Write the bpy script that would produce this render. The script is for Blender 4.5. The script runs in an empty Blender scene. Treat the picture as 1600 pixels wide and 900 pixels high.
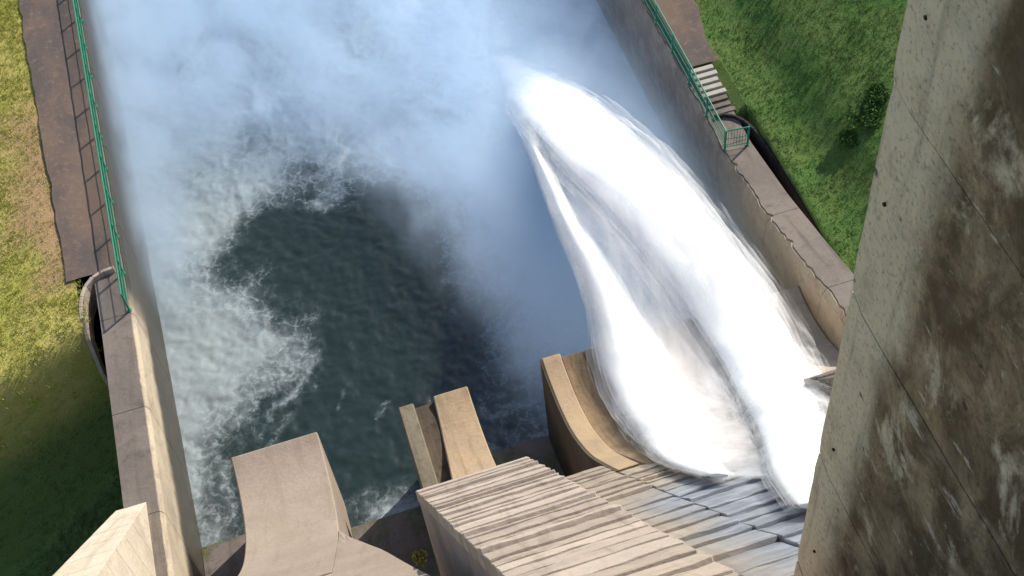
import bpy, bmesh, math, random
import numpy as np
from mathutils import Vector, Matrix

random.seed(7)
rng = np.random.default_rng(11)
S = bpy.context.scene
COL = S.collection

# ------------------------------------------------------------------ camera
PITCH, YAW, ROLL, FPX = math.radians(53.143), math.radians(10.953), math.radians(-7.712), 2115.43
CAM = np.array([0.0, 0.0, 45.0])
fw = np.array([math.sin(YAW)*math.cos(PITCH), math.cos(YAW)*math.cos(PITCH), -math.sin(PITCH)])
r0 = np.array([math.cos(YAW), -math.sin(YAW), 0.0]); u0 = np.cross(r0, fw)
RT = math.cos(ROLL)*r0 + math.sin(ROLL)*u0
UP = -math.sin(ROLL)*r0 + math.cos(ROLL)*u0
cam_d = bpy.data.cameras.new('camera'); cam = bpy.data.objects.new('camera', cam_d); COL.objects.link(cam)
cam_d.sensor_width = 36.0; cam_d.lens = 36.0*FPX/1600.0
cam_d.clip_start = 0.1; cam_d.clip_end = 2000
cam.matrix_world = Matrix(((RT[0], UP[0], -fw[0], CAM[0]), (RT[1], UP[1], -fw[1], CAM[1]), (RT[2], UP[2], -fw[2], CAM[2]), (0, 0, 0, 1)))
S.camera = cam

# ------------------------------------------------------------------ sky, sun, exposure
SUN_AZ = math.radians(56)      # clockwise from +Y (downstream): the sun stands right and a little downstream
SUN_EL = math.radians(39.5)
W = bpy.data.worlds.new('World'); S.world = W; W.use_nodes = True
wn = W.node_tree; bg = wn.nodes['Background']
sky = wn.nodes.new('ShaderNodeTexSky'); sky.sky_type = 'NISHITA'; sky.sun_disc = False
sky.sun_elevation = SUN_EL; sky.sun_rotation = SUN_AZ
wn.links.new(sky.outputs[0], bg.inputs[0]); bg.inputs[1].default_value = 0.13
sl = bpy.data.lights.new('sun', 'SUN'); sl.energy = 4.4; sl.angle = math.radians(0.5); sl.color = (1.0, 0.93, 0.82)
so = bpy.data.objects.new('sun', sl); COL.objects.link(so)
sd = Vector((math.sin(SUN_AZ)*math.cos(SUN_EL), math.cos(SUN_AZ)*math.cos(SUN_EL), math.sin(SUN_EL)))
so.rotation_euler = sd.to_track_quat('Z', 'Y').to_euler(); so.location = (60, 40, 80)
S.view_settings.view_transform = 'Standard'; S.view_settings.look = 'None'
S.view_settings.exposure = 0.42; S.view_settings.gamma = 1.0; S.view_settings.use_curve_mapping = False
cy = S.cycles
cy.use_denoising = True; cy.max_bounces = 8; cy.diffuse_bounces = 4; cy.volume_bounces = 4
cy.volume_step_rate = 2.0; cy.volume_max_steps = 64
cy.transparent_max_bounces = 40

WATER = -2.5

# ------------------------------------------------------------------ pixel helpers (a pixel gives a direction only)
def ray(u, v): return fw + RT*(u-800)/FPX - UP*(v-450)/FPX
def atz(u, v, z):
    d = ray(u, v); return CAM + d*(z-CAM[2])/d[2]
def atx(u, v, x):
    d = ray(u, v); return CAM + d*x/d[0]

# ------------------------------------------------------------------ numpy noise
_tab = rng.random((256, 256))
def vnoise(x, y):
    xi = np.floor(x).astype(int); yi = np.floor(y).astype(int)
    fx = x-xi; fy = y-yi; fx = fx*fx*(3-2*fx); fy = fy*fy*(3-2*fy)
    a = _tab[xi % 256, yi % 256]; b = _tab[(xi+1) % 256, yi % 256]
    c = _tab[xi % 256, (yi+1) % 256]; d = _tab[(xi+1) % 256, (yi+1) % 256]
    return (a*(1-fx)+b*fx)*(1-fy) + (c*(1-fx)+d*fx)*fy
def fbm(x, y, o=5):
    s = 0; a = .5; n = 0
    for i in range(o):
        s = s + a*vnoise(x*2**i+17.3*i, y*2**i+5.1*i); n += a; a *= .5
    return s/n*2-1
def sstep(a, b, x):
    t = np.clip((x-a)/(b-a), 0, 1); return t*t*(3-2*t)

# ------------------------------------------------------------------ object helpers
def tag(o, label=None, cat=None, group=None, kind=None):
    if label: o['label'] = label
    if cat: o['category'] = cat
    if group: o['group'] = group
    if kind: o['kind'] = kind
    return o
def empty(name, loc=(0, 0, 0)):
    o = bpy.data.objects.new(name, None); COL.objects.link(o); o.location = loc; return o
def link_mesh(name, me, mat, parent=None):
    o = bpy.data.objects.new(name, me); COL.objects.link(o)
    if mat and not me.materials: me.materials.append(mat)
    if parent:
        o.parent = parent
        p = parent; off = Vector((0, 0, 0))
        while p: off += p.location; p = p.parent
        o.location = -off
    return o
def pymesh(name, V, F, mat, parent=None, smooth=False):
    me = bpy.data.meshes.new(name); me.from_pydata([tuple(map(float, v)) for v in V], [], F); me.update()
    if smooth: me.polygons.foreach_set('use_smooth', [True]*len(me.polygons))
    return link_mesh(name, me, mat, parent)
def bm_obj(name, bm, mat, parent=None, bevel=0.0, smooth=False):
    bmesh.ops.recalc_face_normals(bm, faces=bm.faces)
    if bevel > 0:
        es = [e for e in bm.edges if e.is_manifold and e.calc_face_angle(0) > 0.5]
        bmesh.ops.bevel(bm, geom=es, offset=bevel, segments=1, affect='EDGES', clamp_overlap=True)
    me = bpy.data.meshes.new(name); bm.to_mesh(me); bm.free()
    if smooth: me.polygons.foreach_set('use_smooth', [True]*len(me.polygons))
    return link_mesh(name, me, mat, parent)
def hexa(bm, c8):
    """c8: 4 bottom corners then 4 top corners, same winding"""
    v = [bm.verts.new(tuple(map(float, c))) for c in c8]
    for f in ((3, 2, 1, 0), (4, 5, 6, 7), (0, 1, 5, 4), (1, 2, 6, 5), (2, 3, 7, 6), (3, 0, 4, 7)):
        bm.faces.new([v[i] for i in f])
def box(bm, x0, x1, y0, y1, z0, z1):
    hexa(bm, [(x0, y0, z0), (x1, y0, z0), (x1, y1, z0), (x0, y1, z0), (x0, y0, z1), (x1, y0, z1), (x1, y1, z1), (x0, y1, z1)])
def prism_x(bm, prof, x0, x1, xs=None):
    """closed YZ profile swept from x0 to x1; x0/x1 may be functions of y"""
    f0 = x0 if callable(x0) else (lambda y: x0)
    f1 = x1 if callable(x1) else (lambda y: x1)
    a = [bm.verts.new((f0(y), y, z)) for y, z in prof]; b = [bm.verts.new((f1(y), y, z)) for y, z in prof]
    n = len(prof)
    bm.faces.new(a[::-1]); bm.faces.new(b)
    for i in range(n):
        j = (i+1) % n; bm.faces.new((a[i], a[j], b[j], b[i]))
def bar(bm, p, q, r, n=6):
    p = Vector(p); q = Vector(q); d = (q-p).normalized()
    a = d.orthogonal().normalized(); b = d.cross(a)
    ra = [bm.verts.new(p+(a*math.cos(2*math.pi*i/n)+b*math.sin(2*math.pi*i/n))*r) for i in range(n)]
    rb = [bm.verts.new(q+(a*math.cos(2*math.pi*i/n)+b*math.sin(2*math.pi*i/n))*r) for i in range(n)]
    for i in range(n):
        j = (i+1) % n; bm.faces.new((ra[i], ra[j], rb[j], rb[i]))
    bm.faces.new(ra[::-1]); bm.faces.new(rb)

# ------------------------------------------------------------------ node helpers
class NT:
    def __init__(s, name, disp=False):
        s.m = bpy.data.materials.new(name); s.m.use_nodes = True; s.t = s.m.node_tree
        s.t.nodes.clear(); s.out = s.t.nodes.new('ShaderNodeOutputMaterial')
        s.pos = s.t.nodes.new('ShaderNodeNewGeometry').outputs['Position']
        sp = s.t.nodes.new('ShaderNodeSeparateXYZ'); s.t.links.new(s.pos, sp.inputs[0]); s.x, s.y, s.z = sp.outputs
    def put(s, sock, v):
        if isinstance(v, bpy.types.NodeSocket): s.t.links.new(v, sock)
        else: sock.default_value = v
    def M(s, op, a, b=0.0, c=0.0, clamp=False):
        n = s.t.nodes.new('ShaderNodeMath'); n.operation = op; n.use_clamp = clamp
        s.put(n.inputs[0], a); s.put(n.inputs[1], b); s.put(n.inputs[2], c); return n.outputs[0]
    def add(s, a, b): return s.M('ADD', a, b)
    def sub(s, a, b): return s.M('SUBTRACT', a, b)
    def mul(s, a, b): return s.M('MULTIPLY', a, b)
    def mx(s, a, b): return s.M('MAXIMUM', a, b)
    def ss(s, e0, e1, v):
        n = s.t.nodes.new('ShaderNodeMapRange'); n.interpolation_type = 'SMOOTHSTEP'
        s.put(n.inputs[0], v); s.put(n.inputs[1], e0); s.put(n.inputs[2], e1); n.inputs[3].default_value = 0; n.inputs[4].default_value = 1
        return n.outputs[0]
    def vec(s, sc, off=(0, 0, 0), src=None):
        n = s.t.nodes.new('ShaderNodeMapping'); s.put(n.inputs[0], src or s.pos); n.inputs[1].default_value = off; n.inputs[3].default_value = sc; return n.outputs[0]
    def noise(s, sc=(1, 1, 1), detail=5, rough=.55, dist=0, off=(0, 0, 0), src=None):
        n = s.t.nodes.new('ShaderNodeTexNoise'); s.put(n.inputs['Vector'], s.vec(sc, off, src))
        n.inputs['Scale'].default_value = 1; n.inputs['Detail'].default_value = detail; n.inputs['Roughness'].default_value = rough; n.inputs['Distortion'].default_value = dist
        return n.outputs[0]
    def mix(s, f, a, b):
        n = s.t.nodes.new('ShaderNodeMix'); n.data_type = 'RGBA'; s.put(n.inputs[0], f)
        for k, v in ((6, a), (7, b)):
            if isinstance(v, bpy.types.NodeSocket): s.t.links.new(v, n.inputs[k])
            else: n.inputs[k].default_value = (*v, 1)
        return n.outputs[2]
    def attr(s, name):
        n = s.t.nodes.new('ShaderNodeAttribute'); n.attribute_name = name; return n.outputs['Fac']
    def bsdf(s, col, rough=.85, bump=None, bstr=.4, bdist=.03, spec=.3, normal=None):
        n = s.t.nodes.new('ShaderNodeBsdfPrincipled')
        if isinstance(col, bpy.types.NodeSocket): s.t.links.new(col, n.inputs['Base Color'])
        else: n.inputs['Base Color'].default_value = (*col, 1)
        s.put(n.inputs['Roughness'], rough); n.inputs['Specular IOR Level'].default_value = spec
        if bump is not None:
            b = s.t.nodes.new('ShaderNodeBump'); b.inputs['Strength'].default_value = bstr; b.inputs['Distance'].default_value = bdist
            s.t.links.new(bump, b.inputs['Height']); s.t.links.new(b.outputs[0], n.inputs['Normal'])
        s.t.links.new(n.outputs[0], s.out.inputs[0]); return n

def concrete(name, a, b, dark, dark_amt=.45, big=.35, st=(1, 1, 1), wet=None, wetcol=(.05, .042, .032), bstr=.5, tone=0.0):
    n = NT(name)
    sc = lambda k: (k*st[0], k*st[1], k*st[2])
    big_n = n.noise(sc(big), 4, .6, .6)
    col = n.mix(n.ss(.35, .65, big_n), a, b)
    mid = n.noise(sc(big*5), 6, .65, .3, (3, 7, 1))
    col = n.mix(n.mul(n.ss(.52, .72, mid), dark_amt), col, dark)
    fine = n.noise((9, 9, 9), 6, .7)
    col = n.mix(n.mul(n.ss(.5, .85, fine), .55), col, tuple(min(1, c*1.45) for c in a))
    col = n.mix(n.mul(n.ss(.5, .2, fine), .5), col, tuple(c*.5 for c in a))
    sk = n.noise((3.2, .22, .22), 5, .6, .3, (1, 4, 2))
    col = n.mix(n.mul(n.ss(.50, .70, sk), .45), col, dark)
    if tone:
        oi = n.t.nodes.new('ShaderNodeObjectInfo').outputs['Random']
        col = n.mix(n.mul(oi, tone), col, dark)
    rough = .88
    if wet:
        w = wet(n)
        col = n.mix(w, col, n.mix(n.ss(.35, .7, mid), wetcol, tuple(c*1.9 for c in wetcol)))
        rough = n.M('MULTIPLY_ADD', w, -.45, .88)
    n.bsdf(col, rough, n.add(n.mul(fine, .6), mid), bstr, .05)
    return n.m

# ------------------------------------------------------------------ materials
def wet_left(n):
    j = n.mul(n.sub(n.noise((.4, .7, .5), 5, .6), .5), 3.0)
    lo = n.ss(1.4, .5, n.add(n.z, n.mul(j, .35)))
    far = n.ss(34.5, 37.0, n.add(n.y, j))
    return n.mul(n.mx(lo, far), .93)
def wet_right(n):
    j = n.mul(n.sub(n.noise((.6, .9, .6), 6, .65), .5), 5.0)
    far = n.ss(31.0, 36.0, n.add(n.y, j))
    low = n.ss(1.2, -.6, n.add(n.z, n.mul(j, .4)))
    return n.mul(n.mx(far, low), .85)
M_wl = concrete('left_wall_concrete', (.50, .42, .30), (.40, .33, .25), (.2, .16, .12), wet=wet_left, wetcol=(.016, .015, .011))
M_wr = concrete('right_wall_concrete', (.50, .38, .24), (.42, .30, .19), (.22, .15, .09), wet=wet_right, wetcol=(.18, .135, .105))
M_top = concrete('weathered_wall_top', (.185, .155, .13), (.14, .118, .10), (.075, .06, .05), .6)
M_face = concrete('lift_concrete', (.50, .42, .34), (.43, .36, .30), (.19, .14, .11), .6, .5, (.35, 1.4, 1.4), tone=.38)
def wet_chute(n):
    j = n.mul(n.sub(n.noise((.5, .5, .5), 5, .6), .5), 4.0)
    return n.mul(n.ss(.2, 2.2, n.add(n.sub(n.x, 3.9), n.mul(j, .6))), n.ss(16.5, 13.5, n.y))
M_chute = concrete('chute_concrete', (.42, .35, .27), (.35, .30, .24), (.2, .16, .12), .5, .5, (.35, 1.4, 1.4), wet=wet_chute, wetcol=(.17, .185, .21), tone=.4)
M_lip = concrete('bucket_concrete', (.40, .29, .17), (.34, .25, .16), (.2, .14, .08), .4, .5)
M_side = concrete('pier_side_concrete', (.36, .30, .28), (.30, .25, .24), (.14, .11, .10), .6, .6, (1, 2.5, .6))
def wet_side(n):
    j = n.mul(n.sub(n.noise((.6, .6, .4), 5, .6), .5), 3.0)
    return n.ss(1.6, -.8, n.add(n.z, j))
M_dark = concrete('shade_and_joint_concrete', (.12, .09, .06), (.08, .06, .04), (.03, .025, .02), .7, .6, wet=wet_side, wetcol=(.03, .027, .02))  # dark colour stands for shade on flank and groove; also backs the joints
def moss_floor(n):
    return n.ss(.42, .6, n.noise((.6, .6, .6), 5, .6, .5))
M_apron = concrete('apron_concrete', (.15, .125, .115), (.11, .095, .09), (.05, .045, .04), .7, .6, wet=moss_floor, wetcol=(.055, .055, .02))
M_cap = concrete('kerb_concrete', (.42, .35, .28), (.34, .28, .23), (.2, .16, .12), .4, 1.2)
M_par = concrete('parapet_concrete', (.62, .54, .42), (.54, .46, .35), (.34, .27, .2), .35, .8)
M_ditch = concrete('ditch_shade_concrete', (.035, .03, .026), (.025, .022, .02), (.015, .013, .012), .5, 1.0)  # near-black colour stands for the deep shade in the ditch

# big gate pier: pale weathered edge, dark organic staining, horizontal scrapes of lime
def pier_mat():
    n = NT('gate_pier_concrete')
    pale = n.mix(n.noise((1, .7, .7), 5, .6), (.70, .60, .43), (.82, .68, .49))
    warp = n.mul(n.sub(n.noise((.5, .9, .5), 6, .65, .5), .5), 2.6)
    zz = n.mul(n.sub(n.z, 32.0), .035)
    edge = n.ss(6.75, 6.15, n.add(n.add(n.y, zz), n.mul(warp, .45)))     # stain starts about a metre in from the nose
    blot = n.noise((1, 1.1, .8), 7, .68, .4, (4, 1, 9))
    brown = n.mix(n.ss(.38, .68, n.noise((1, 1.3, 1.1), 7, .7, .4, (9, 2, 2))), (.13, .085, .045), (.46, .34, .21))
    stain = n.mul(edge, n.ss(.30, .44, blot))
    col = n.mix(stain, pale, brown)
    mott = n.noise((1, 1.6, 1.4), 7, .7, .3, (6, 6, 1))
    col = n.mix(n.mul(n.ss(.46, .68, mott), .32), col, (.22, .18, .13))
    drip = n.noise((1, 4.5, .35), 5, .6, .2, (3, 3, 8))
    col = n.mix(n.mul(n.ss(.54, .70, drip), .35), col, (.12, .09, .06))
    lime = n.noise((1, 1.3, 3.2), 7, .72, .35, (2, 8, 3))
    col = n.mix(n.mul(n.mul(edge, n.ss(.58, .66, lime)), .85), col, (.66, .58, .48))
    spots = n.noise((5, 6, 9), 4, .6, .2)
    col = n.mix(n.mul(n.ss(.66, .72, spots), .8), col, (.55, .51, .45))
    fine = n.noise((16, 16, 16), 6, .7)
    col = n.mix(n.mul(n.ss(.5, .3, fine), .55), col, (.06, .05, .04))
    pits = n.noise((3.2, 3.2, 3.2), 3, .5, 0, (7, 7, 7))
    col = n.mix(n.mul(n.ss(.70, .75, pits), .8), col, (.05, .042, .032))
    grain = n.noise((7, 1.2, 9), 5, .65)
    n.bsdf(col, .9, n.add(n.add(n.mul(fine, .35), n.mul(grain, .7)), n.mul(lime, .9)), 1.0, .05)
    return n.m
M_pier = pier_mat()
def flat(name, c, rough=.8, var=.35, sc=3.0):
    n = NT(name); k = n.noise((sc,)*3, 5, .6)
    n.bsdf(n.mix(k, tuple(x*(1-var) for x in c), tuple(min(1, x*(1+var)) for x in c)), rough, k, .3, .01); return n.m
M_green = flat('green_railing_paint', (.03, .21, .12), .5, .35, 2.0)
M_hole = flat('dark_hole', (.02, .017, .014))
M_step = flat('step_concrete', (.36, .34, .29), .85, .3, 4)
def grass_mat(name, a, b, c, soil, low=None):
    n = NT(name)
    p = n.noise((.35, .35, .35), 5, .6, .4); q = n.noise((2.4, 2.4, 2.4), 6, .65)
    col = n.mix(n.ss(.38, .62, p), a, b); col = n.mix(n.ss(.48, .7, q), col, c)
    f = n.noise((14, 14, 14), 4, .7); col = n.mix(n.mul(n.ss(.58, .75, f), .6), col, soil)
    if low: col = n.mix(n.mul(n.ss(-13.8, -11.4, n.add(n.x, n.mul(n.sub(p, .5), 5.0))), n.mul(n.ss(52, 46, n.y), n.ss(36.6, 38.0, n.y))), col, n.mix(q, (.40, .27, .15), (.30, .20, .10)))
    if low: col = n.mix(n.ss(.4, -1.8, n.add(n.z, n.mul(n.sub(p, .5), 1.5))), col, n.mix(q, low, tuple(c*1.6 for c in low)))  # low ground darkened in colour to deepen the shadow lying there
    n.bsdf(col, .95, n.add(q, f), .9, .08, .1); return n.m
M_gl = grass_mat('dry_grass', (.36, .35, .08), (.46, .40, .13), (.31, .33, .06), (.30, .24, .11), low=(.12, .17, .05))
M_gr = grass_mat('shaded_lush_grass', (.085, .165, .04), (.12, .175, .05), (.075, .145, .037), (.06, .095, .03))  # greener than the left bank, with its shade mixed into the colour
def blade_mat(name, a, b, la=None, lb=None):
    n = NT(name); r = n.t.nodes.new('ShaderNodeNewGeometry').outputs['Random Per Island']
    c = n.mix(r, a, b)
    if la: c = n.mix(n.ss(.4, -1.8, n.z), c, n.mix(r, la, lb))  # low blades darkened in colour along with the shadowed ground
    s = n.bsdf(c, .8, spec=.15); return n.m
M_bl = blade_mat('dry_grass_blade', (.30, .34, .06), (.55, .50, .15), (.09, .16, .035), (.18, .23, .07))
M_br = blade_mat('shaded_lush_blade', (.075, .16, .036), (.12, .19, .05))  # blade colour carries the same painted shade as the bank
M_leaf = blade_mat('shrub_leaf', (.03, .08, .015), (.07, .13, .03))
M_weed = blade_mat('weed_leaf', (.20, .21, .04), (.42, .40, .10))
def dirt_mat():
    n = NT('path_dirt'); p = n.noise((.5, .3, .5), 5, .6, .4); q = n.noise((3, 3, 3), 6, .7)
    col = n.mix(n.ss(.35, .65, p), (.155, .112, .088), (.10, .082, .075)); col = n.mix(n.mul(n.ss(.5, .75, q), .6), col, (.24, .18, .12))
    n.bsdf(col, .95, q, .7, .05, .1); return n.m
M_dirt = dirt_mat()

# ------------------------------------------------------------------ setting: water
poly_px = [(480, 285), (610, 280), (690, 350), (730, 440), (765, 520), (830, 600), (880, 690), (700, 760), (560, 800), (420, 780), (350, 740), (400, 665), (455, 600), (430, 500), (370, 420), (330, 390), (390, 350), (440, 330)]
poly = np.array([atz(u, v, WATER)[:2] for u, v in poly_px])
def poly_sd(X, Y):
    d = np.full(X.shape, 1e9); ins = np.zeros(X.shape, bool); n = len(poly)
    for i in range(n):
        a = poly[i]; b = poly[(i+1) % n]; e = b-a
        t = np.clip(((X-a[0])*e[0]+(Y-a[1])*e[1])/(e@e), 0, 1)
        d = np.minimum(d, np.hypot(X-a[0]-e[0]*t, Y-a[1]-e[1]*t))
        c = ((a[1] > Y) != (b[1] > Y)) & (X < (b[0]-a[0])*(Y-a[1])/(b[1]-a[1]+1e-12)+a[0]); ins ^= c
    return np.where(ins, d, -d)
def seg_d(X, Y, a, b):
    a = np.array(a); b = np.array(b); e = b-a
    t = np.clip(((X-a[0])*e[0]+(Y-a[1])*e[1])/(e@e), 0, 1); return np.hypot(X-a[0]-e[0]*t, Y-a[1]-e[1]*t)
xs = np.arange(-8.5, 16.6, .09)
ys = np.concatenate([np.arange(18, 26, .4), np.arange(26, 62, .09), np.arange(62, 140, 1.0)])
X, Y = np.meshgrid(xs, ys)
wx = fbm(X*.35, Y*.35, 5)*2.2; wy = fbm(X*.35+40, Y*.35+9, 5)*2.2
sdv = poly_sd(X+wx*1.25, Y+wy*1.25)
foam = 1-sstep(-3.0, 2.2, sdv)
foam = foam*(.72+.28*fbm(X*.25+3, Y*.25, 4)) 
near = sstep(34.8, 30.0, Y+wy*.6)*sstep(-8.6, -6.2, X+wx*.5)*sstep(-1.0, -2.5, X)
foam = foam*(1-.72*near)
streak = fbm(X*.9+wx*1.5, Y*.45+wy*1.5+60, 5)
foam = foam + .30*np.clip(streak, 0, 1)*sstep(3.2, -.5, sdv)
for a, b, w in [((-4.5, 32.0), (-2.7, 33.9), .16), ((4.2, 29.45), (6.3, 28.85), .07), ((-5.2, 30.6), (-4.2, 31.6), .2), ((-2.4, 31.2), (-1.2, 32.4), .12), ((-.6, 30.6), (.3, 31.0), .1)]:
    foam = foam + .32*np.exp(-(seg_d(X+wx*.5, Y+wy*.5, a, b)/w)**2)*np.clip(.6+fbm(X*3, Y*3, 3), 0, 1)
foam = np.clip(foam, 0, 1.1)
jd = np.exp(-((X-11)/4.0)**2)*sstep(38, 44, Y)
Zw = WATER + (.05+.10*foam+.25*jd)*fbm(X*.8+wx, Y*.8+wy, 5) + .05*fbm(X*2.5, Y*2.5, 3)
nx, ny = len(xs), len(ys)
Vw = np.stack([X.ravel(), Y.ravel(), Zw.ravel()], 1)
idx = np.arange(nx*ny).reshape(ny, nx)
Fw = np.stack([idx[:-1, :-1], idx[:-1, 1:], idx[1:, 1:], idx[1:, :-1]], -1).reshape(-1, 4)
me = bpy.data.meshes.new('water')
me.vertices.add(len(Vw)); me.vertices.foreach_set('co', Vw.astype(np.float32).ravel())
me.loops.add(Fw.size); me.loops.foreach_set('vertex_index', Fw.astype(np.int32).ravel())
me.polygons.add(len(Fw)); me.polygons.foreach_set('loop_start', np.arange(0, Fw.size, 4, dtype=np.int32))
me.update(calc_edges=True); me.polygons.foreach_set('use_smooth', [True]*len(Fw))
at = me.attributes.new('foam', 'FLOAT', 'POINT'); at.data.foreach_set('value', foam.ravel().astype(np.float32))
def water_mat():
    n = NT('churned_water'); f = n.attr('foam')
    d1 = n.noise((.9, .9, .9), 8, .68, 1.0); d2 = n.noise((6, 6, 6), 6, .7, .8, (5, 5, 5))
    vo = n.t.nodes.new('ShaderNodeTexVoronoi'); vo.feature = 'DISTANCE_TO_EDGE'; vo.inputs['Scale'].default_value = 1.0
    wv = n.t.nodes.new('ShaderNodeTexNoise'); wv.inputs['Scale'].default_value = 1.1; wv.inputs['Detail'].default_value = 5; n.t.links.new(n.pos, wv.inputs['Vector'])
    va = n.t.nodes.new('ShaderNodeVectorMath'); va.operation = 'MULTIPLY_ADD'; n.t.links.new(wv.outputs[1], va.inputs[0]); va.inputs[1].default_value = (2.2, 2.2, 2.2); n.t.links.new(n.vec((1.5, 1.1, .2)), va.inputs[2])
    n.t.links.new(va.outputs[0], vo.inputs['Vector'])
    lace = n.mul(n.ss(.16, .02, vo.outputs['Distance']), n.ss(.35, .6, d2))
    lacew = n.mul(n.ss(.02, .3, f), n.ss(1.0, .55, f))
    v = n.add(n.add(n.mul(n.sub(d1, .5), .62), n.mul(n.sub(d2, .5), .42)), n.add(f, n.mul(n.mul(lace, lacew), .27)))
    aer = n.ss(.02, .95, v)
    blue = n.ss(38, 50, n.add(n.y, n.mul(n.x, .8)))
    aercol = n.mix(blue, (.235, .28, .29), (.27, .35, .42))
    aercol = n.mix(n.ss(4.0, 8.5, n.add(n.x, n.mul(n.sub(d1, .5), 3.0))), aercol, (.60, .68, .76))  # thick foam by the jets, lightened further to offset their shade
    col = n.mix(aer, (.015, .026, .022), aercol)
    fl = n.mul(n.ss(.66, .80, n.add(d2, n.mul(n.sub(d1, .5), .5))), n.ss(.15, .5, f))
    col = n.mix(n.mul(fl, .4), col, (.42, .47, .48))
    n.bsdf(col, n.M('MULTIPLY_ADD', aer, .5, .16), n.add(d1, n.mul(d2, .5)), .22, .08, .5); return n.m
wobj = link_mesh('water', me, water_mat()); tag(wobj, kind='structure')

# ------------------------------------------------------------------ setting: banks, paths, ditches
def left_ground_z(x, y):
    up = sstep(-1.5, .7, y-(34.8+.42*(np.maximum(x, -20)+10.4)))
    return -4.6+7.45*up + .10*fbm(x*.5, y*.5, 4) - .10*np.clip(-11.5-x, 0, 60)*up*.6 - .30*np.clip(-11.0-x, 0, 12)*(1-up)
def right_ground_z(x, y):
    return np.where((y < 36.7) & (x < 18.23), 1.0, np.where((y < 39.6) & (x < 17.82), 2.2, 2.82)) + .40*np.clip(x-18.6, 0, 60)*sstep(0, 3, x-18.6) + .14*fbm(x*.4, y*.4, 4)
def sheet(name, xs, ys, zf, mat, keep=None):
    X, Y = np.meshgrid(xs, ys); Z = zf(X, Y)
    nx, ny = len(xs), len(ys); idx = np.arange(nx*ny).reshape(ny, nx)
    F = np.stack([idx[:-1, :-1], idx[:-1, 1:], idx[1:, 1:], idx[1:, :-1]], -1).reshape(-1, 4).tolist()
    V = np.stack([X.ravel(), Y.ravel(), Z.ravel()], 1)
    o = pymesh(name, V, F, mat, smooth=True); tag(o, kind='structure'); return o
# left ground edge follows the ditch: x = -10.15 upstream of the curved kerb, out to the wall behind it downstream
def warp_left(X, Y):
    return X
ysg = np.concatenate([np.arange(-10, 24, 2.0), np.arange(24, 64, .25), np.arange(64, 300, 8.0)])
sheet('grass_bank', np.concatenate([np.arange(-300, -30, 15.0), np.arange(-30, -10.5, .3), [-10.45]]), ysg, left_ground_z, M_gl)
sheet('grass_bank', np.concatenate([[16.8, 17.3, 17.8, 18.22, 18.25], np.arange(18.5, 40, .35), np.arange(40, 300, 12.0)]), ysg, right_ground_z, M_gr)

def path_strip(name, xa, xb, y0, y1, z, step=.5, nx=8, edge=.12):
    ys = np.arange(y0, y1, step); V = []; F = []
    for j, y in enumerate(ys):
        a = xa(y)+edge*float(fbm(np.array(y*1.3), np.array(3.0), 3)); b = xb(y)
        for i in range(nx+1):
            t = i/nx; x = a+(b-a)*t; V.append((x, y, z(x, y)+.03*float(fbm(np.array(x*2), np.array(y*2), 2))))
    for j in range(len(ys)-1):
        for i in range(nx):
            k = j*(nx+1)+i; F.append((k, k+1, k+nx+2, k+nx+1))
    o = pymesh(name, V, F, M_dirt, smooth=True); tag(o, kind='structure'); return o
path_strip('dirt_path', lambda y: -10.75-.030*(y-37), lambda y: -8.8, 37.55, 130, lambda x, y: 3.0-.04*max(0, -10.4-x))
path_strip('dirt_path', lambda y: 18.35-.01*(y-37)+.25*math.sin(y*.9), lambda y: 16.75, 39.6, 130, lambda x, y: 2.98)
# ditch floors beside the walls
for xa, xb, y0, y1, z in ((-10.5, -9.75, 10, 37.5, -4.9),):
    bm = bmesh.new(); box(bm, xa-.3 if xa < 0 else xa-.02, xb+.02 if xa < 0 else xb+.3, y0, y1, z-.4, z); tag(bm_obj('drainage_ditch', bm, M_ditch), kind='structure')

# curved kerbs that close the ditches at their downstream ends
def kerb(pts, w, h, label):
    e = empty('kerb', tuple(pts[0]))
    tag(e, label, 'kerb')
    P = [Vector(p) for p in pts]
    for i in range(len(P)-1):
        d = (P[i+1]-P[i]); d.z = 0; d.normalize(); nrm = Vector((-d.y, d.x, 0))
        g = d*.006
        a, b = P[i]+g, P[i+1]-g
        bm = bmesh.new()
        hexa(bm, [a-nrm*w-Vector((0, 0, h)), b-nrm*w-Vector((0, 0, h)), b+nrm*w-Vector((0, 0, h)), a+nrm*w-Vector((0, 0, h)), a-nrm*w, b-nrm*w, b+nrm*w, a+nrm*w])
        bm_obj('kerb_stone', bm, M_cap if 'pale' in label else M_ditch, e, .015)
    return e
lk = [(-8.85, 37.55, 3.08), (-9.3, 37.52, 3.07), (-9.75, 37.36, 3.06), (-10.1, 37.05, 3.0), (-10.3, 36.6, 2.98), (-10.4, 36.1, 2.96), (-10.44, 35.5, 2.9), (-10.44, 34.9, 2.3), (-10.44, 34.2, .9)]
kerb(lk, .075, 1.4, 'pale curved kerb closing the dark ditch beside the sunlit grass')
rk = [(16.75, 36.75, 2.78), (17.15, 36.72, 2.77), (17.55, 36.5, 2.75), (17.85, 36.1, 2.73), (18.05, 35.5, 2.7), (18.17, 34.6, 2.7), (18.22, 33.4, 2.72), (18.22, 31.8, 2.72), (18.22, 30.0, 2.72), (18.22, 28.0, 2.72), (18.22, 26.0, 2.72), (18.22, 24.0, 2.72)]
kerb(rk, .06, 1.5, 'curved kerb, shade painted into its colour, between the wall walk and the lush green bank')  # kerb coloured near-black in place of a shadow line along the wall

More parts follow.
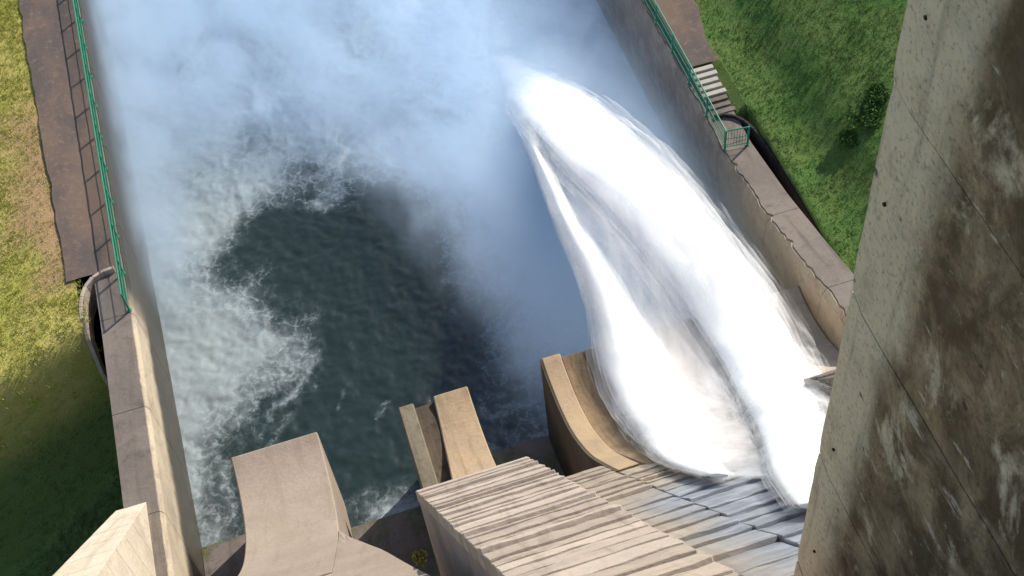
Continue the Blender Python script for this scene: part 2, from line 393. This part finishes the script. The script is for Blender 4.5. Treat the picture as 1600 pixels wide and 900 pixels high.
# ------------------------------------------------------------------ basin walls, cast in panels
def wall_top_left(y): return float(np.interp(y, [14, 20, 25.6, 30, 35, 37, 140], [4.1, 4.0, 3.5, 3.15, 2.8, 2.78, 2.8]))
def wall_top_right(y): return float(np.interp(y, [14, 20, 24.3, 28, 31.4, 35, 40, 140], [5.6, 5.5, 5.1, 4.0, 3.1, 2.5, 2.7, 2.9]))
def basin_wall(xin, xout, topf, mat, label, y0, y1, step, rough):
    e = empty('basin_wall', (xin, y0, WATER)); tag(e, label, 'wall', 'basin side walls')
    s = 1 if xout > xin else -1
    y = y0
    while y < y1:
        ya, yb = y+.012, min(y+step, y1)-.012
        n = max(2, int((yb-ya)/.25)) if ya < 64 else 3
        yy = np.linspace(ya, yb, n+1)
        xo = xout if ya < 36.4 else xin+s*.5
        # panel: vertical body with a worn inner arris
        bm = bmesh.new(); rows = []
        for t in yy:
            z = topf(t)-.03
            jag = rough*abs(float(fbm(np.array(t*2.3), np.array(xin*3.1), 4)))
            prof = [(xin, -6.0), (xin, z-1.1), (xin+s*(.01+jag*.3), z-.22-jag), (xin+s*(.10+jag*1.3), z), (xo, z), (xo, -6.0)]
            rows.append([bm.verts.new((px, t, pz)) for px, pz in prof])
        m = len(rows[0])
        for a, b in zip(rows[:-1], rows[1:]):
            for i in range(m-1): bm.faces.new((a[i], a[i+1], b[i+1], b[i]))
        bm.faces.new(rows[0]); bm.faces.new(rows[-1])
        p = bm_obj('wall_panel', bm, mat, e)
        # coping slab: grey weathered walking surface
        bm = bmesh.new(); rows = []
        for t in yy:
            z = topf(t)
            jag = rough*abs(float(fbm(np.array(t*2.3), np.array(xin*3.1), 4)))
            xi = xin+s*(.14+jag*1.4)
            rows.append([bm.verts.new(c) for c in ((xi, t, z-.028), (xi+s*.02, t, z+.03), (xo+s*.03, t, z+.03), (xo+s*.03, t, z-.35))])
        for a, b in zip(rows[:-1], rows[1:]):
            for i in range(3): bm.faces.new((a[i], a[i+1], b[i+1], b[i]))
        bm.faces.new(rows[0]); bm.faces.new(rows[-1])
        bm_obj('coping', bm, M_top, p)
        y += step
    return e
WL = basin_wall(-8.4, -9.72, wall_top_left, M_wl, 'long basin wall with sunlit inner face below the grassy dry bank', 16.0, 112, 4.8, .03)
WR = basin_wall(16.3, 17.66, wall_top_right, M_wr, 'long basin wall behind the white jets, beige inner face with worn edge', 16.0, 112, 4.8, .20)

# raised stepped parapet on the left wall where it climbs the dam
pe = empty('parapet', (-9.3, 20, 4.4)); tag(pe, 'pale sunlit parapet climbing from the end of the basin wall', 'parapet')
ya = 26.2
for k in range(9):
    yb = ya-1.15; za = 3.42+1.15*(26.2-ya); zb = 3.42+1.15*(26.2-yb)
    bm = bmesh.new(); w1 = lambda y: -10.05-.10*(26.2-y)
    hexa(bm, [(w1(yb), yb+.003, 1.0), (-8.95, yb+.003, 1.0), (-8.95, ya-.003, 1.0), (w1(ya), ya-.003, 1.0), (w1(yb), yb+.003, zb), (-8.95, yb+.003, zb), (-8.95, ya-.003, za), (w1(ya), ya-.003, za)])
    bm_obj('parapet_block', bm, M_par, pe, .008); ya = yb

# ------------------------------------------------------------------ the dam
K = 36.5
PROF = [(27.2, 3.02), (26.6, 2.86), (25.8, 2.80), (25.0, 2.90), (24.2, 3.16), (23.4, 3.62), (22.6, 4.30), (21.8, 5.12), (21.0, 6.12), (20.2, 7.26), (19.4, 8.40), (18.6, K-1.45*18.6)]
def catmull(P, n=4):
    P = [np.array(p) for p in P]; Q = [2*P[0]-P[1]]+P+[2*P[-1]-P[-2]]; out = []
    for i in range(1, len(Q)-2):
        for k in range(n):
            t = k/n; a, b, c, d = Q[i-1:i+3]
            out.append(tuple(.5*((2*b)+(c-a)*t+(2*a-5*b+4*c-d)*t*t+(3*b-a-3*c+d)*t**3)))
    return [(float(y), float(z)) for y, z in out+[tuple(P[-1])]]
PROF = catmull(PROF)
dam = empty('dam', (2, 10, WATER)); tag(dam, 'concrete dam with sloping stepped face, bucket lips and short piers', 'dam')
def bucket(x0, x1, ytop, name, mat, z0=-6.0, parent=dam, prof=PROF):
    p = [q for q in prof if q[0] >= ytop]
    if p[-1][0] > ytop: p = p+[(ytop, K-1.45*ytop)]
    bm = bmesh.new(); prism_x(bm, p+[(ytop, z0), (27.2, z0)], x0, x1)
    return bm_obj(name, bm, mat, parent, 0.045)
# A: left flip bucket, flares on its right where it meets the face
M_A = concrete('left_bucket_concrete', (.33, .265, .21), (.29, .235, .18), (.24, .17, .13), .35, .45)
bucket(-5.85, -2.62, 17.2, 'flip_bucket', M_A)
# B: low divider, groove and bright bucket below the middle pier
bb = bmesh.new(); prism_x(bb, [q for q in PROF if q[0] >= 20.15]+[(20.15, -6), (27.2, -6)], lambda y: 1.78-.075*(27.2-y), 3.10)
B1 = bm_obj('flip_bucket', bb, M_lip, dam, .045)
bm = bmesh.new(); box(bm, .42, 1.02, 19.0, 27.22, -6, 2.95); bm_obj('divider_wall', bm, concrete('divider_concrete', (.2, .17, .115), (.15, .13, .09), (.07, .06, .04), .6, .6), dam, .05)
bm = bmesh.new(); box(bm, 1.02, 1.85, 19.0, 27.12, -6, 2.7); bm_obj('groove_floor', bm, M_dark, dam)  # dark brown colour stands for the shade inside the groove
# C: wall of the running bay, bright top following the bucket curve, left flank darkened in colour as its unlit side
CP = [(y, z+.30*float(sstep(18.8, 23.0, np.array(y)))) for y, z in PROF]
bm = bmesh.new(); prism_x(bm, CP+[(18.6, -6), (27.2, -6)], 6.0, 6.72); bm_obj('bay_wall', bm, M_lip, dam, .04)
bm = bmesh.new(); box(bm, 5.93, 5.995, 20.2, 27.1, -6, 2.6); 
bm.free()
bm = bmesh.new(); prism_x(bm, [(y, z-.05) for y, z in CP]+[(18.6, -6), (27.15, -6)], 5.94, 5.99); bm_obj('shade_tinted_flank', bm, M_dark, dam)
bucket(6.74, 7.62, 17.2, 'bucket_kerb', concrete('wet_bucket_concrete', (.26, .18, .10), (.2, .14, .085), (.1, .07, .045), .5, .8))
# running bay floor beneath the jets
bucket(7.64, 12.5, 9.0, 'bucket_floor', M_chute)
bucket(12.5, 16.28, 9.0, 'bucket_floor', M_chute)

def courses(parent, xa, xb, c, y_lo, y_hi, lift, mat, name='lift_course', thick=.35):
    """cast lifts following the slope z = c - 1.45 y, each a block of its own, edges uneven"""
    y = y_lo; L = math.hypot(1, 1.45); n = Vector((0, 1.45/L, 1/L)); k = 0
    while y > y_hi:
        h = lift*random.uniform(.5, 1.35)/1.45
        gp_ = random.uniform(.02, .085); ya, yb = y-gp_, max(y-h, y_hi)
        off = random.uniform(-.02, .02); tilt = random.uniform(.004, .032) if random.random() < .75 else random.uniform(.04, .075)
        bm = bmesh.new(); m = 8; up = []; lo = []
        for j, t in enumerate((ya, yb)):
            o = off + (-.02 if j == 0 else tilt)
            x0 = xa(t) if callable(xa) else xa; x1 = xb(t) if callable(xb) else xb
            row_u = []; row_l = []
            for i in range(m+1):
                x = x0+(x1-x0)*i/m
                jj = random.uniform(-.010, .010)
                p = Vector((x, t+random.uniform(-.012, .012), c-1.45*t))+n*(o+jj); q = Vector((x, t, c-1.45*t))-n*thick
                row_u.append(bm.verts.new(p)); row_l.append(bm.verts.new(q))
            up.append(row_u); lo.append(row_l)
        for i in range(m):
            bm.faces.new((up[0][i], up[0][i+1], up[1][i+1], up[1][i])); bm.faces.new((lo[0][i], lo[1][i], lo[1][i+1], lo[0][i+1]))
            bm.faces.new((up[0][i], lo[0][i], lo[0][i+1], up[0][i+1])); bm.faces.new((up[1][i], up[1][i+1], lo[1][i+1], lo[1][i]))
        for i in (0, m): bm.faces.new((up[0][i], up[1][i], lo[1][i], lo[0][i]))
        bm_obj(name, bm, mat, parent, .018)
        y = yb-.012; k += 1

# face of the dam between the piers (part), with its lifts (sub-parts)
bm = bmesh.new(); prism_x(bm, [(20.0, K-1.45*20-.1), (0.0, K-.1), (-6.0, K+6), (-9, K+6), (-9, -6), (20.0, -6)], 3.3, 7.62)
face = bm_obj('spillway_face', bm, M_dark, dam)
courses(face, 3.45, 5.93, K, 20.02, 2.0, 1.0, M_chute)
courses(face, 5.94, 7.63, K+.02, 18.3, 2.0, 1.1, M_chute)
# left face above bay 2 and bucket A: its lower edge climbs towards the middle pier
def cut_y(x): return float(np.interp(x, [-2.62, -2.0, -1.2, -.5, .3], [22.0, 20.2, 17.9, 15.2, 12.4]))
bm = bmesh.new(); prism_x(bm, [(17.2, K-1.45*17.2-.12), (0.0, K-.12), (-6.0, K+6), (-9, K+6), (-9, -6), (17.2, -6)], -8.4, -2.62)
face2 = bm_obj('spillway_face', bm, M_dark, dam)
courses(face2, -5.85, -2.62, K, 17.18, 2.0, 1.0, M_face)
bm = bmesh.new(); xs_ = np.linspace(-2.62, .26, 14)
def surf_z(y): return float(np.interp(-y, [-q[0] for q in PROF], [q[1] for q in PROF])) if y > 18.6 else K-1.45*y
colsv = []
for x in xs_:
    yy = np.concatenate([np.linspace(cut_y(x), 12.0, 16), [8.0, 2.0]])
    colsv.append([bm.verts.new((x, cut_y(x), -6))]+[bm.verts.new((x, y, surf_z(y)+.012)) for y in yy])
for a_, b_ in zip(colsv[:-1], colsv[1:]):
    for i in range(len(a_)-1): bm.faces.new((a_[i], b_[i], b_[i+1], a_[i+1]))
bm_obj('flared_face', bm, M_A, dam)
# recessed aprons of the idle bays
for x0, x1, yy_, zz_ in ((-8.38, -5.86, 27.0, -2.25), (-2.61, .41, 25.9, -2.3), (3.11, 5.93, 27.25, -2.3)):
    bm = bmesh.new(); prism_x(bm, [(yy_, zz_), (yy_-2.5, zz_+.35), (yy_-5, zz_+1.4), (yy_-7.5, zz_+3.2), (yy_-9.5, zz_+5.2), (8, zz_+5.2), (8, -6), (yy_, -6)], x0, x1)
    bm_obj('apron', bm, M_apron, dam)
# D: middle pier with a square nose and stepped lifts up its back
DC = 38.45
bm = bmesh.new(); prism_x(bm, [(20.1, 9.3-.36), (0, DC-.36), (-6, DC+3), (-6, -6), (20.1, -6)], lambda y: .17+.095*max(0, 20.1-y)*.9, 3.6)
D = bm_obj('pier', bm, M_side, dam)
courses(D, lambda y: .14+.095*max(0, 20.1-y)*.9, 3.64, DC, 20.13, 1.0, .70, M_face)
# E: pier on the far side of the running bay
bm = bmesh.new(); prism_x(bm, [(19.8, 9.3-.36), (4, 9.3+1.45*15.8-.36), (4, -6), (19.8, -6)], 12.5, 14.4)
E_ = bm_obj('pier', bm, M_side, dam)
courses(E_, 12.46, 14.44, 9.3+1.45*19.8, 19.84, 5.0, 1.0, M_top)

# ------------------------------------------------------------------ great gate pier beside the camera
gp = empty('gate_pier', (6, 3, 22)); tag(gp, 'tall stained concrete gate pier with pale edge and lift joints', 'pier')
zs = [14, 20.5, 23.6, 26.6, 29.75, 33.2, 36.3, 39.2, 42.2, 45.2, 48.2]
for za, zb in zip(zs[:-1], zs[1:]):
    ny_, nz_ = 46, 9
    Vp = []; Fp = []; yl = np.linspace(-9, 7.38, ny_+1); zl = np.linspace(za+.018, zb-.018, nz_+1)
    offx = random.uniform(-.015, .02); offy = random.uniform(-.02, .02)
    # left face with a slightly bulged, chipped skin; nose edge worn
    for z in zl:
        for y in yl:
            ch = max(0, 1-min(z-za-.018, zb-.018-z)/.05)
            x = 5.0+offx + .018*float(fbm(np.array(y*.9), np.array(z*.9), 4)) + .016*ch
            yy = y
            if y > 7.3: yy = y+offy*.4+.02*float(fbm(np.array(z*2.1), np.array(3.3), 4)); x += .05
            Vp.append((x, yy, z))
    R_ = ny_+1
    for j in range(nz_):
        for i in range(ny_): Fp.append((j*R_+i, (j+1)*R_+i, (j+1)*R_+i+1, j*R_+i+1))
    b0 = len(Vp)
    for z in zl:
        Vp.append((5.4, 7.42+offy, z)); Vp.append((7.2, 7.42, z)); Vp.append((7.2, -9, z))
    for j in range(nz_):
        a = j*R_+ny_; c = b0+j*3
        Fp += [(a, a+R_, c+3, c), (c, c+3, c+4, c+1), (c+1, c+4, c+5, c+2), (c+2, c+5, (j+1)*R_, j*R_)]
    Fp.append(tuple([i for i in range(R_)]+[b0, b0+1, b0+2])); t0 = nz_*R_
    Fp.append(tuple([t0+i for i in range(R_)][::1]+[b0+nz_*3, b0+nz_*3+1, b0+nz_*3+2])[::-1])
    pymesh('concrete_lift', Vp, Fp, M_pier, gp, True).data.set_sharp_from_angle(angle=math.radians(32))
bm = bmesh.new(); box(bm, 5.09, 7.1, -8.9, 7.27, 14, 48.1); bm_obj('joint_core', bm, M_dark, gp)
for u, v in ((1380, 320), (1301, 703), (1271, 862), (1445, 28)):
    p = atx(u, v, 4.985); bm = bmesh.new(); bar(bm, (p[0], p[1], p[2]), (p[0]+.12, p[1], p[2]), .022, 10); bm_obj('tie_hole', bm, M_hole, gp)

# ------------------------------------------------------------------ railings
post_me = None
def railing(x, y0, y1, zf, label, ret=None, h=1.1, bay=2.0):
    global post_me
    e = empty('railing', (x, y0, zf(y0))); tag(e, label, 'railing', 'green railings on the basin walls')
    n = int(round((y1-y0)/bay)); pts = [(x, y0+bay*i) for i in range(n+1)]
    if ret: pts = [(x+ret, y0-.15)]+pts
    def add_post(px, py):
        global post_me
        if post_me is None:
            bm = bmesh.new(); box(bm, -.035, .035, -.035, .035, 0, h+.03); box(bm, -.08, .08, -.08, .08, 0, .02)
            o = bm_obj('post', bm, M_green, e); post_me = o.data
        else: o = link_mesh('post', post_me, None, e)
        o.location = (px-e.location.x, py-e.location.y, zf(py)-e.location.z+.03)
    for p in pts: add_post(*p)
    for hh, r in ((h, .032), (h*.55, .02), (.14, .02)):
        bm = bmesh.new()
        for (ax, ay), (bx_, by) in zip(pts[:-1], pts[1:]): bar(bm, (ax, ay, zf(ay)+.03+hh), (bx_, by, zf(by)+.03+hh), r, 6)
        bm_obj('rail', bm, M_green, e)
    for (ax, ay), (bx_, by) in zip(pts[:-1], pts[1:]):
        bm = bmesh.new(); L = math.hypot(bx_-ax, by-ay); m = int(L/.11)
        for i in range(1, m):
            t = i/m; px, py = ax+(bx_-ax)*t, ay+(by-ay)*t; z = zf(py)+.03
            lean = random.uniform(-.01, .01)
            bar(bm, (px, py, z+.14), (px+lean, py+lean, z+h), .011, 4)
        bm_obj('infill_bars', bm, M_green, e)
    return e
railing(-8.55, 35.3, 75.3, lambda y: wall_top_left(y)+.02, 'green bar railing beside the brown dirt path')
railing(16.52, 35.0, 75.0, lambda y: wall_top_right(y)+.02, 'green bar railing with short return beside the concrete steps', ret=.95)

# steps from the path down to the wall walk
st = empty('steps', (17.1, 38, 2.5)); tag(st, 'short flight of pale concrete steps behind the green railing', 'steps')
for k in range(8):
    y = 39.5-.34*k; z = 2.98-.045*k
    bm = bmesh.new(); box(bm, 16.72, 17.75+.05*math.sin(k*2), y-.26, y-.02, 2.0, z-.002*k); bm_obj('tread', bm, M_step if k < 5 else M_top, st, .015)

# ------------------------------------------------------------------ grass blades, shrubs, weeds
def blades(name, mat, xr, yr, zf, count, hmin, hmax, label, keep=None):
    x = rng.uniform(*xr, count); y = rng.uniform(*yr, count)
    if keep is not None:
        k = keep(x, y); x = x[k]; y = y[k]
    dens = fbm(x*.7, y*.7, 4); k = rng.random(len(x)) < .65+.6*dens; x = x[k]; y = y[k]
    z = zf(x, y); n = len(x); B = 5
    V = np.zeros((n, B, 3, 3)); 
    for b in range(B):
        a = rng.uniform(0, 2*np.pi, n); h = rng.uniform(hmin, hmax, n); w = rng.uniform(.008, .02, n); ox = rng.normal(0, .05, n); oy = rng.normal(0, .05, n)
        l = rng.uniform(.03, .12, n); la = rng.uniform(0, 2*np.pi, n)
        V[:, b, 0] = np.stack([x+ox-w*np.cos(a), y+oy-w*np.sin(a), z-.03], 1)
        V[:, b, 1] = np.stack([x+ox+w*np.cos(a), y+oy+w*np.sin(a), z-.03], 1)
        V[:, b, 2] = np.stack([x+ox+l*np.cos(la), y+oy+l*np.sin(la), z+h], 1)
    V = V.reshape(-1, 3); m = len(V)//3
    me = bpy.data.meshes.new(name); me.vertices.add(len(V)); me.vertices.foreach_set('co', V.astype(np.float32).ravel())
    me.loops.add(len(V)); me.loops.foreach_set('vertex_index', np.arange(len(V), dtype=np.int32))
    me.polygons.add(m); me.polygons.foreach_set('loop_start', np.arange(0, len(V), 3, dtype=np.int32)); me.update(calc_edges=True)
    o = link_mesh(name, me, mat); tag(o, label, 'grass', kind='stuff'); return o
blades('grass_blades', M_bl, (-17, -10.2), (26, 62), left_ground_z, 36000, .06, .2, 'dry yellow green grass on the bank beside the dirt path',
       keep=lambda x, y: ((y < 37.6) | (x < -10.7-.030*(y-37)+.25*rng.normal(0, 1, len(x)))) & ((y < 37) | (y > 49) | (x < -12.6+rng.normal(0, .6, len(x))) | (rng.random(len(x)) < .35)))
blades('grass_blades', M_br, (18.3, 37), (24, 52), right_ground_z, 60000, .04, .12, 'lush green grass darkened in colour for shade on the bank behind the gate pier')

def leafy(name, c, rad, n, size, mat, label, cat, group=None, stems=5):
    e = empty(name, tuple(c)); tag(e, label, cat, group)
    V = []; F = []
    lobes = [(rng.uniform(-.5, .5)*rad[0], rng.uniform(-.5, .5)*rad[1], rng.uniform(.3, .8)*rad[2], rng.uniform(.35, .6)) for _ in range(7)]
    for i in range(n):
        lx, ly, lz, lr = lobes[rng.integers(len(lobes))]
        d = rng.normal(0, 1, 3); d /= np.linalg.norm(d); d *= rng.uniform(.4, 1)**.5*lr
        p = np.array([c[0]+lx+d[0]*rad[0], c[1]+ly+d[1]*rad[1], c[2]+max(.03, lz+d[2]*rad[2])])
        a = rng.normal(0, 1, 3); a /= np.linalg.norm(a); b = np.cross(a, rng.normal(0, 1, 3)); b /= np.linalg.norm(b)
        s = size*rng.uniform(.6, 1.4); k = len(V)
        V += [p-a*s, p+b*s*.4, p+a*s, p-b*s*.4]; F.append((k, k+1, k+2, k+3))
    pymesh('foliage', V, F, mat, e)
    bm = bmesh.new()
    for i in range(stems):
        lx, ly, lz, lr = lobes[i % len(lobes)]
        bar(bm, (c[0], c[1], c[2]-.1), (c[0]+lx, c[1]+ly, c[2]+lz), .02, 5)
    bm_obj('stem', bm, M_hole, e); return e
for u, v, r, lab in ((1325, 222, .5, 'small dark round shrub standing apart on the green bank'), (1352, 188, .8, 'larger dark shrub on the green bank against the gate pier edge'), (1366, 152, .55, 'low dark shrub on the green bank higher behind the gate pier')):
    p = atz(u, v, 4.0)
    for _ in range(6): p = atz(u, v, float(right_ground_z(np.array(p[0]), np.array(p[1]))))
    leafy('shrub', p, (r*1.25, r*1.1, r*.55), 1100, .07, M_leaf, lab, 'shrub', 'dark shrubs on the bank')
p = atz(655, 872, 0.2)
leafy('weed_clump', (p[0], p[1], 0.0), (.35, .45, .35), 260, .06, M_weed, 'yellow green weed clump in the mossy gap beside the middle pier', 'weed')

# ------------------------------------------------------------------ the jets
def prof_z(y): return float(np.interp(-y, [-q[0] for q in PROF], [q[1] for q in PROF])) if y > 18.6 else K-1.45*y
def flight(y, k): return 3.45+.33*(y-27)-k*(y-27)**2 if y > 27 else prof_z(y)+.45
def on_jet(u, v, k):
    d = ray(u, v); lo, hi = 5.0, 60.0
    g = lambda y: (CAM[2]+d[2]*y/d[1]) - max(flight(y, k), WATER)
    for _ in range(60):
        m = (lo+hi)/2
        if g(m) > 0: lo = m
        else: hi = m
    return CAM+d*lo/d[1]
RJ = [(795, 1232, 1345), (770, 1214, 1325), (745, 1203, 1312), (720, 1194, 1306), (690, 1184, 1300), (650, 1166, 1296), (600, 1138, 1284), (550, 1106, 1262), (500, 1074, 1236), (450, 1040, 1204), (400, 1002, 1166), (350, 960, 1124), (300, 912, 1084), (260, 872, 1044), (220, 834, 1002), (180, 804, 956), (150, 786, 916), (128, 774, 880), (108, 766, 838), (94, 758, 800)]
LJ = [(745, 1105, 1150), (732, 1055, 1134), (715, 1024, 1118), (680, 990, 1116), (640, 963, 1090), (600, 941, 1064), (550, 930, 1032), (500, 926, 1000), (450, 912, 970), (400, 892, 938), (350, 870, 902), (310, 854, 882), (270, 838, 862), (235, 824, 844), (205, 810, 828), (175, 796, 812)]
GJ = [(740, 1110, 1215), (715, 1085, 1205), (680, 1062, 1190), (640, 1040, 1170), (600, 1016, 1145), (550, 990, 1112), (500, 964, 1080), (450, 938, 1046), (400, 912, 1010), (350, 886, 972), (310, 868, 936), (270, 848, 898), (235, 828, 866), (205, 814, 840), (185, 806, 822)]
def white_mat():
    n = NT('white_water')
    b1 = n.noise((1.6, .30, 1.6), 6, .65, .5)
    n.bsdf(n.mix(b1, (.88, .90, .91), (.95, .95, .94)), .95, b1, .2, .08, .05)
    return n.m
def veil_mat(k, thr):
    n = NT('spray_veil_%d' % k)
    w = n.noise((1.05, .24, .42), 4, .52, .6, (k*3.7, k*1.3, 0))
    al = n.mul(n.ss(thr-.24, thr+.26, w), .42)
    d = n.t.nodes.new('ShaderNodeBsdfDiffuse'); d.inputs[0].default_value = (.95, .95, .95, 1)
    t = n.t.nodes.new('ShaderNodeBsdfTranslucent'); t.inputs[0].default_value = (.95, .95, .95, 1)
    m1 = n.t.nodes.new('ShaderNodeMixShader'); m1.inputs[0].default_value = .5
    n.t.links.new(d.outputs[0], m1.inputs[1]); n.t.links.new(t.outputs[0], m1.inputs[2])
    tr = n.t.nodes.new('ShaderNodeBsdfTransparent'); m2 = n.t.nodes.new('ShaderNodeMixShader')
    n.t.links.new(al, m2.inputs[0]); n.t.links.new(tr.outputs[0], m2.inputs[1]); n.t.links.new(m1.outputs[0], m2.inputs[2])
    n.t.links.new(m2.outputs[0], n.out.inputs[0]); return n.m
VEILS = [veil_mat(k, t) for k, t in enumerate((.34, .42, .48, .54, .59, .64))]
M_white = white_mat()
def jet(rows, k, thick, label, seed, shrink, drop=0.0, core=True, veils=None):
    C_ = []; U_ = []; T_ = []
    for v, l, r in rows:
        a = on_jet(l, v, k); b = on_jet(r, v, k); C_.append((a+b)/2); U_.append((b-a)/2)
    C_ = np.array(C_); U_ = np.array(U_); C_[:, 2] -= drop
    t = np.linspace(0, len(rows)-1, 150); ti = np.arange(len(rows))
    C2 = np.stack([np.interp(t, ti, C_[:, i]) for i in range(3)], 1); U2 = np.stack([np.interp(t, ti, U_[:, i]) for i in range(3)], 1)
    ker = np.ones(9)/9
    for A in (C2, U2):
        for i in range(3): A[:, i] = np.convolve(np.pad(A[:, i], 4, mode='edge'), ker, 'valid')
    NR = 44; V = []; F = []
    lng = np.concatenate([[0], np.cumsum(np.linalg.norm(np.diff(C2, axis=0), axis=1))])
    tip = sstep(lng[-1]+.3, lng[-1]-2.5, lng)*(.55+.45*sstep(0, 5, lng))
    hb = thick*(.30+.70*sstep(2, 16, lng))*(.35+.65*tip)
    for i in range(len(t)):
        for j in range(NR):
            th = 2*math.pi*j/NR; c, s = math.cos(th), math.sin(th)
            nz = float(fbm(np.array(lng[i]*.45+seed), np.array(j/NR*9.0 if j < NR/2 else (NR-j)/NR*9.0+20), 4))
            g = (1+.09*nz)*shrink*(.6+.4*tip[i])
            V.append(C2[i]+U2[i]*c*g+np.array([0, 0, hb[i]*s*(1+.2*nz)]))
    for i in range(len(t)-1):
        for j in range(NR):
            q = (j+1) % NR; F.append((i*NR+j, i*NR+q, (i+1)*NR+q, (i+1)*NR+j))
    F.append(tuple(range(NR))[::-1]); F.append(tuple((len(t)-1)*NR+j for j in range(NR)))
    if core: o = pymesh('water_jet', V, F, M_white, None, True); tag(o, label, 'water jet', 'water jets leaving the bucket')
    # veils of spray: nested ragged shells, thinner outwards
    V = []; F = []; MI = []; NR = 40
    for q_, mt in enumerate(veils or VEILS):
        base = len(V); ex = .80+.10*q_
        for i in range(len(t)):
            for j in range(NR):
                th = 2*math.pi*j/NR; c, sn = math.cos(th), math.sin(th)
                nz = float(fbm(np.array(lng[i]*.5+seed+q_*7.1), np.array(j/NR*9.0 if j < NR/2 else (NR-j)/NR*9.0+20), 4))
                g = ex*(1+.08*nz)*(.75+.25*tip[i])
                V.append(C2[i]+U2[i]*c*g+np.array([0, 0, (hb[i]+.05*q_)*ex*sn*(1+.2*nz)]))
        for i in range(len(t)-1):
            for j in range(NR):
                k_ = (j+1) % NR; F.append((base+i*NR+j, base+i*NR+k_, base+(i+1)*NR+k_, base+(i+1)*NR+j)); MI.append(q_)
    h = pymesh('spray', V, F, None, None, True)
    for mt in (veils or VEILS): h.data.materials.append(mt)
    h.data.polygons.foreach_set('material_index', MI)
    tag(h, label if not core else 'soft veil of spray around the '+('broad' if seed == 3 else 'narrow')+' white water jet', 'spray', kind='stuff')
    return C2
jr = jet(RJ, .0345, .60, 'broad white water jet running far out beside the right wall', 3, .80)
jl = jet(LJ, .0400, .45, 'narrower white water jet leaving the bucket beside the curved bay wall', 9, .72)
jet(GJ, .0400, .18, 'grey shaded spray filling the gap between the two jets', 15, .8, .25, False, VEILS[1:4])

# ------------------------------------------------------------------ drifting mist over the pool
def mist_mat():
    n = NT('drifting_mist')
    w = n.noise((.16, .13, .25), 3, .6, .6)
    s = n.add(n.M('DIVIDE', n.sub(n.y, 37.5), 9.0), n.M('DIVIDE', n.sub(n.x, 1.9), 3.6))
    s = n.add(s, n.mul(n.sub(w, .5), 1.8))
    w2 = n.noise((.42, .32, .5), 3, .6, .8, (3, 1, 6))
    f = n.ss(0, 1.3, n.mx(s, n.add(n.M('DIVIDE', n.sub(n.y, 43.0), 9.0), n.mul(n.sub(w, .5), 1.8))))
    hgt = n.M('EXPONENT', n.mul(n.add(n.z, 2.5), -.45))
    edge = n.mul(n.ss(16.3, 14.5, n.x), n.ss(26.5, 29.5, n.y))
    top = n.ss(4.0, 2.0, n.z)
    dx = n.M('DIVIDE', n.sub(n.x, 9.0), 2.6); dy = n.M('DIVIDE', n.sub(n.y, 48.0), 4.0)
    pl = n.M('EXPONENT', n.mul(n.add(n.mul(dx, dx), n.mul(dy, dy)), -1.0))
    bank = n.mul(n.mul(n.ss(-5.0, -8.2, n.x), n.ss(36.5, 42.0, n.y)), n.mul(n.mul(n.ss(3.2, .2, n.z), n.ss(.2, .65, w2)), .30))
    den = n.mul(n.mul(n.add(n.add(n.mul(n.mul(f, n.ss(.25, .68, w2)), .62), n.mul(pl, .25)), n.mul(n.mul(n.ss(4.2, 8.0, n.add(n.x, n.mul(n.sub(w, .5), 5.0))), n.ss(45, 38, n.y)), .8)), n.mul(hgt, top)), edge)
    den = n.add(den, bank)
    v = n.t.nodes.new('ShaderNodeVolumePrincipled'); v.inputs['Color'].default_value = (.72, .86, 1.0, 1)  # blue tint stands for skylight on shaded mist
    n.t.links.new(den, v.inputs['Density']); n.t.links.new(v.outputs[0], n.out.inputs['Volume']); return n.m
bm = bmesh.new(); box(bm, -8.3, 16.2, 26.6, 75, WATER-.4, 4.0)
tag(bm_obj('mist', bm, mist_mat()), 'mist tinted pale blue for skylight drifting over the churned pool', 'mist', kind='stuff')
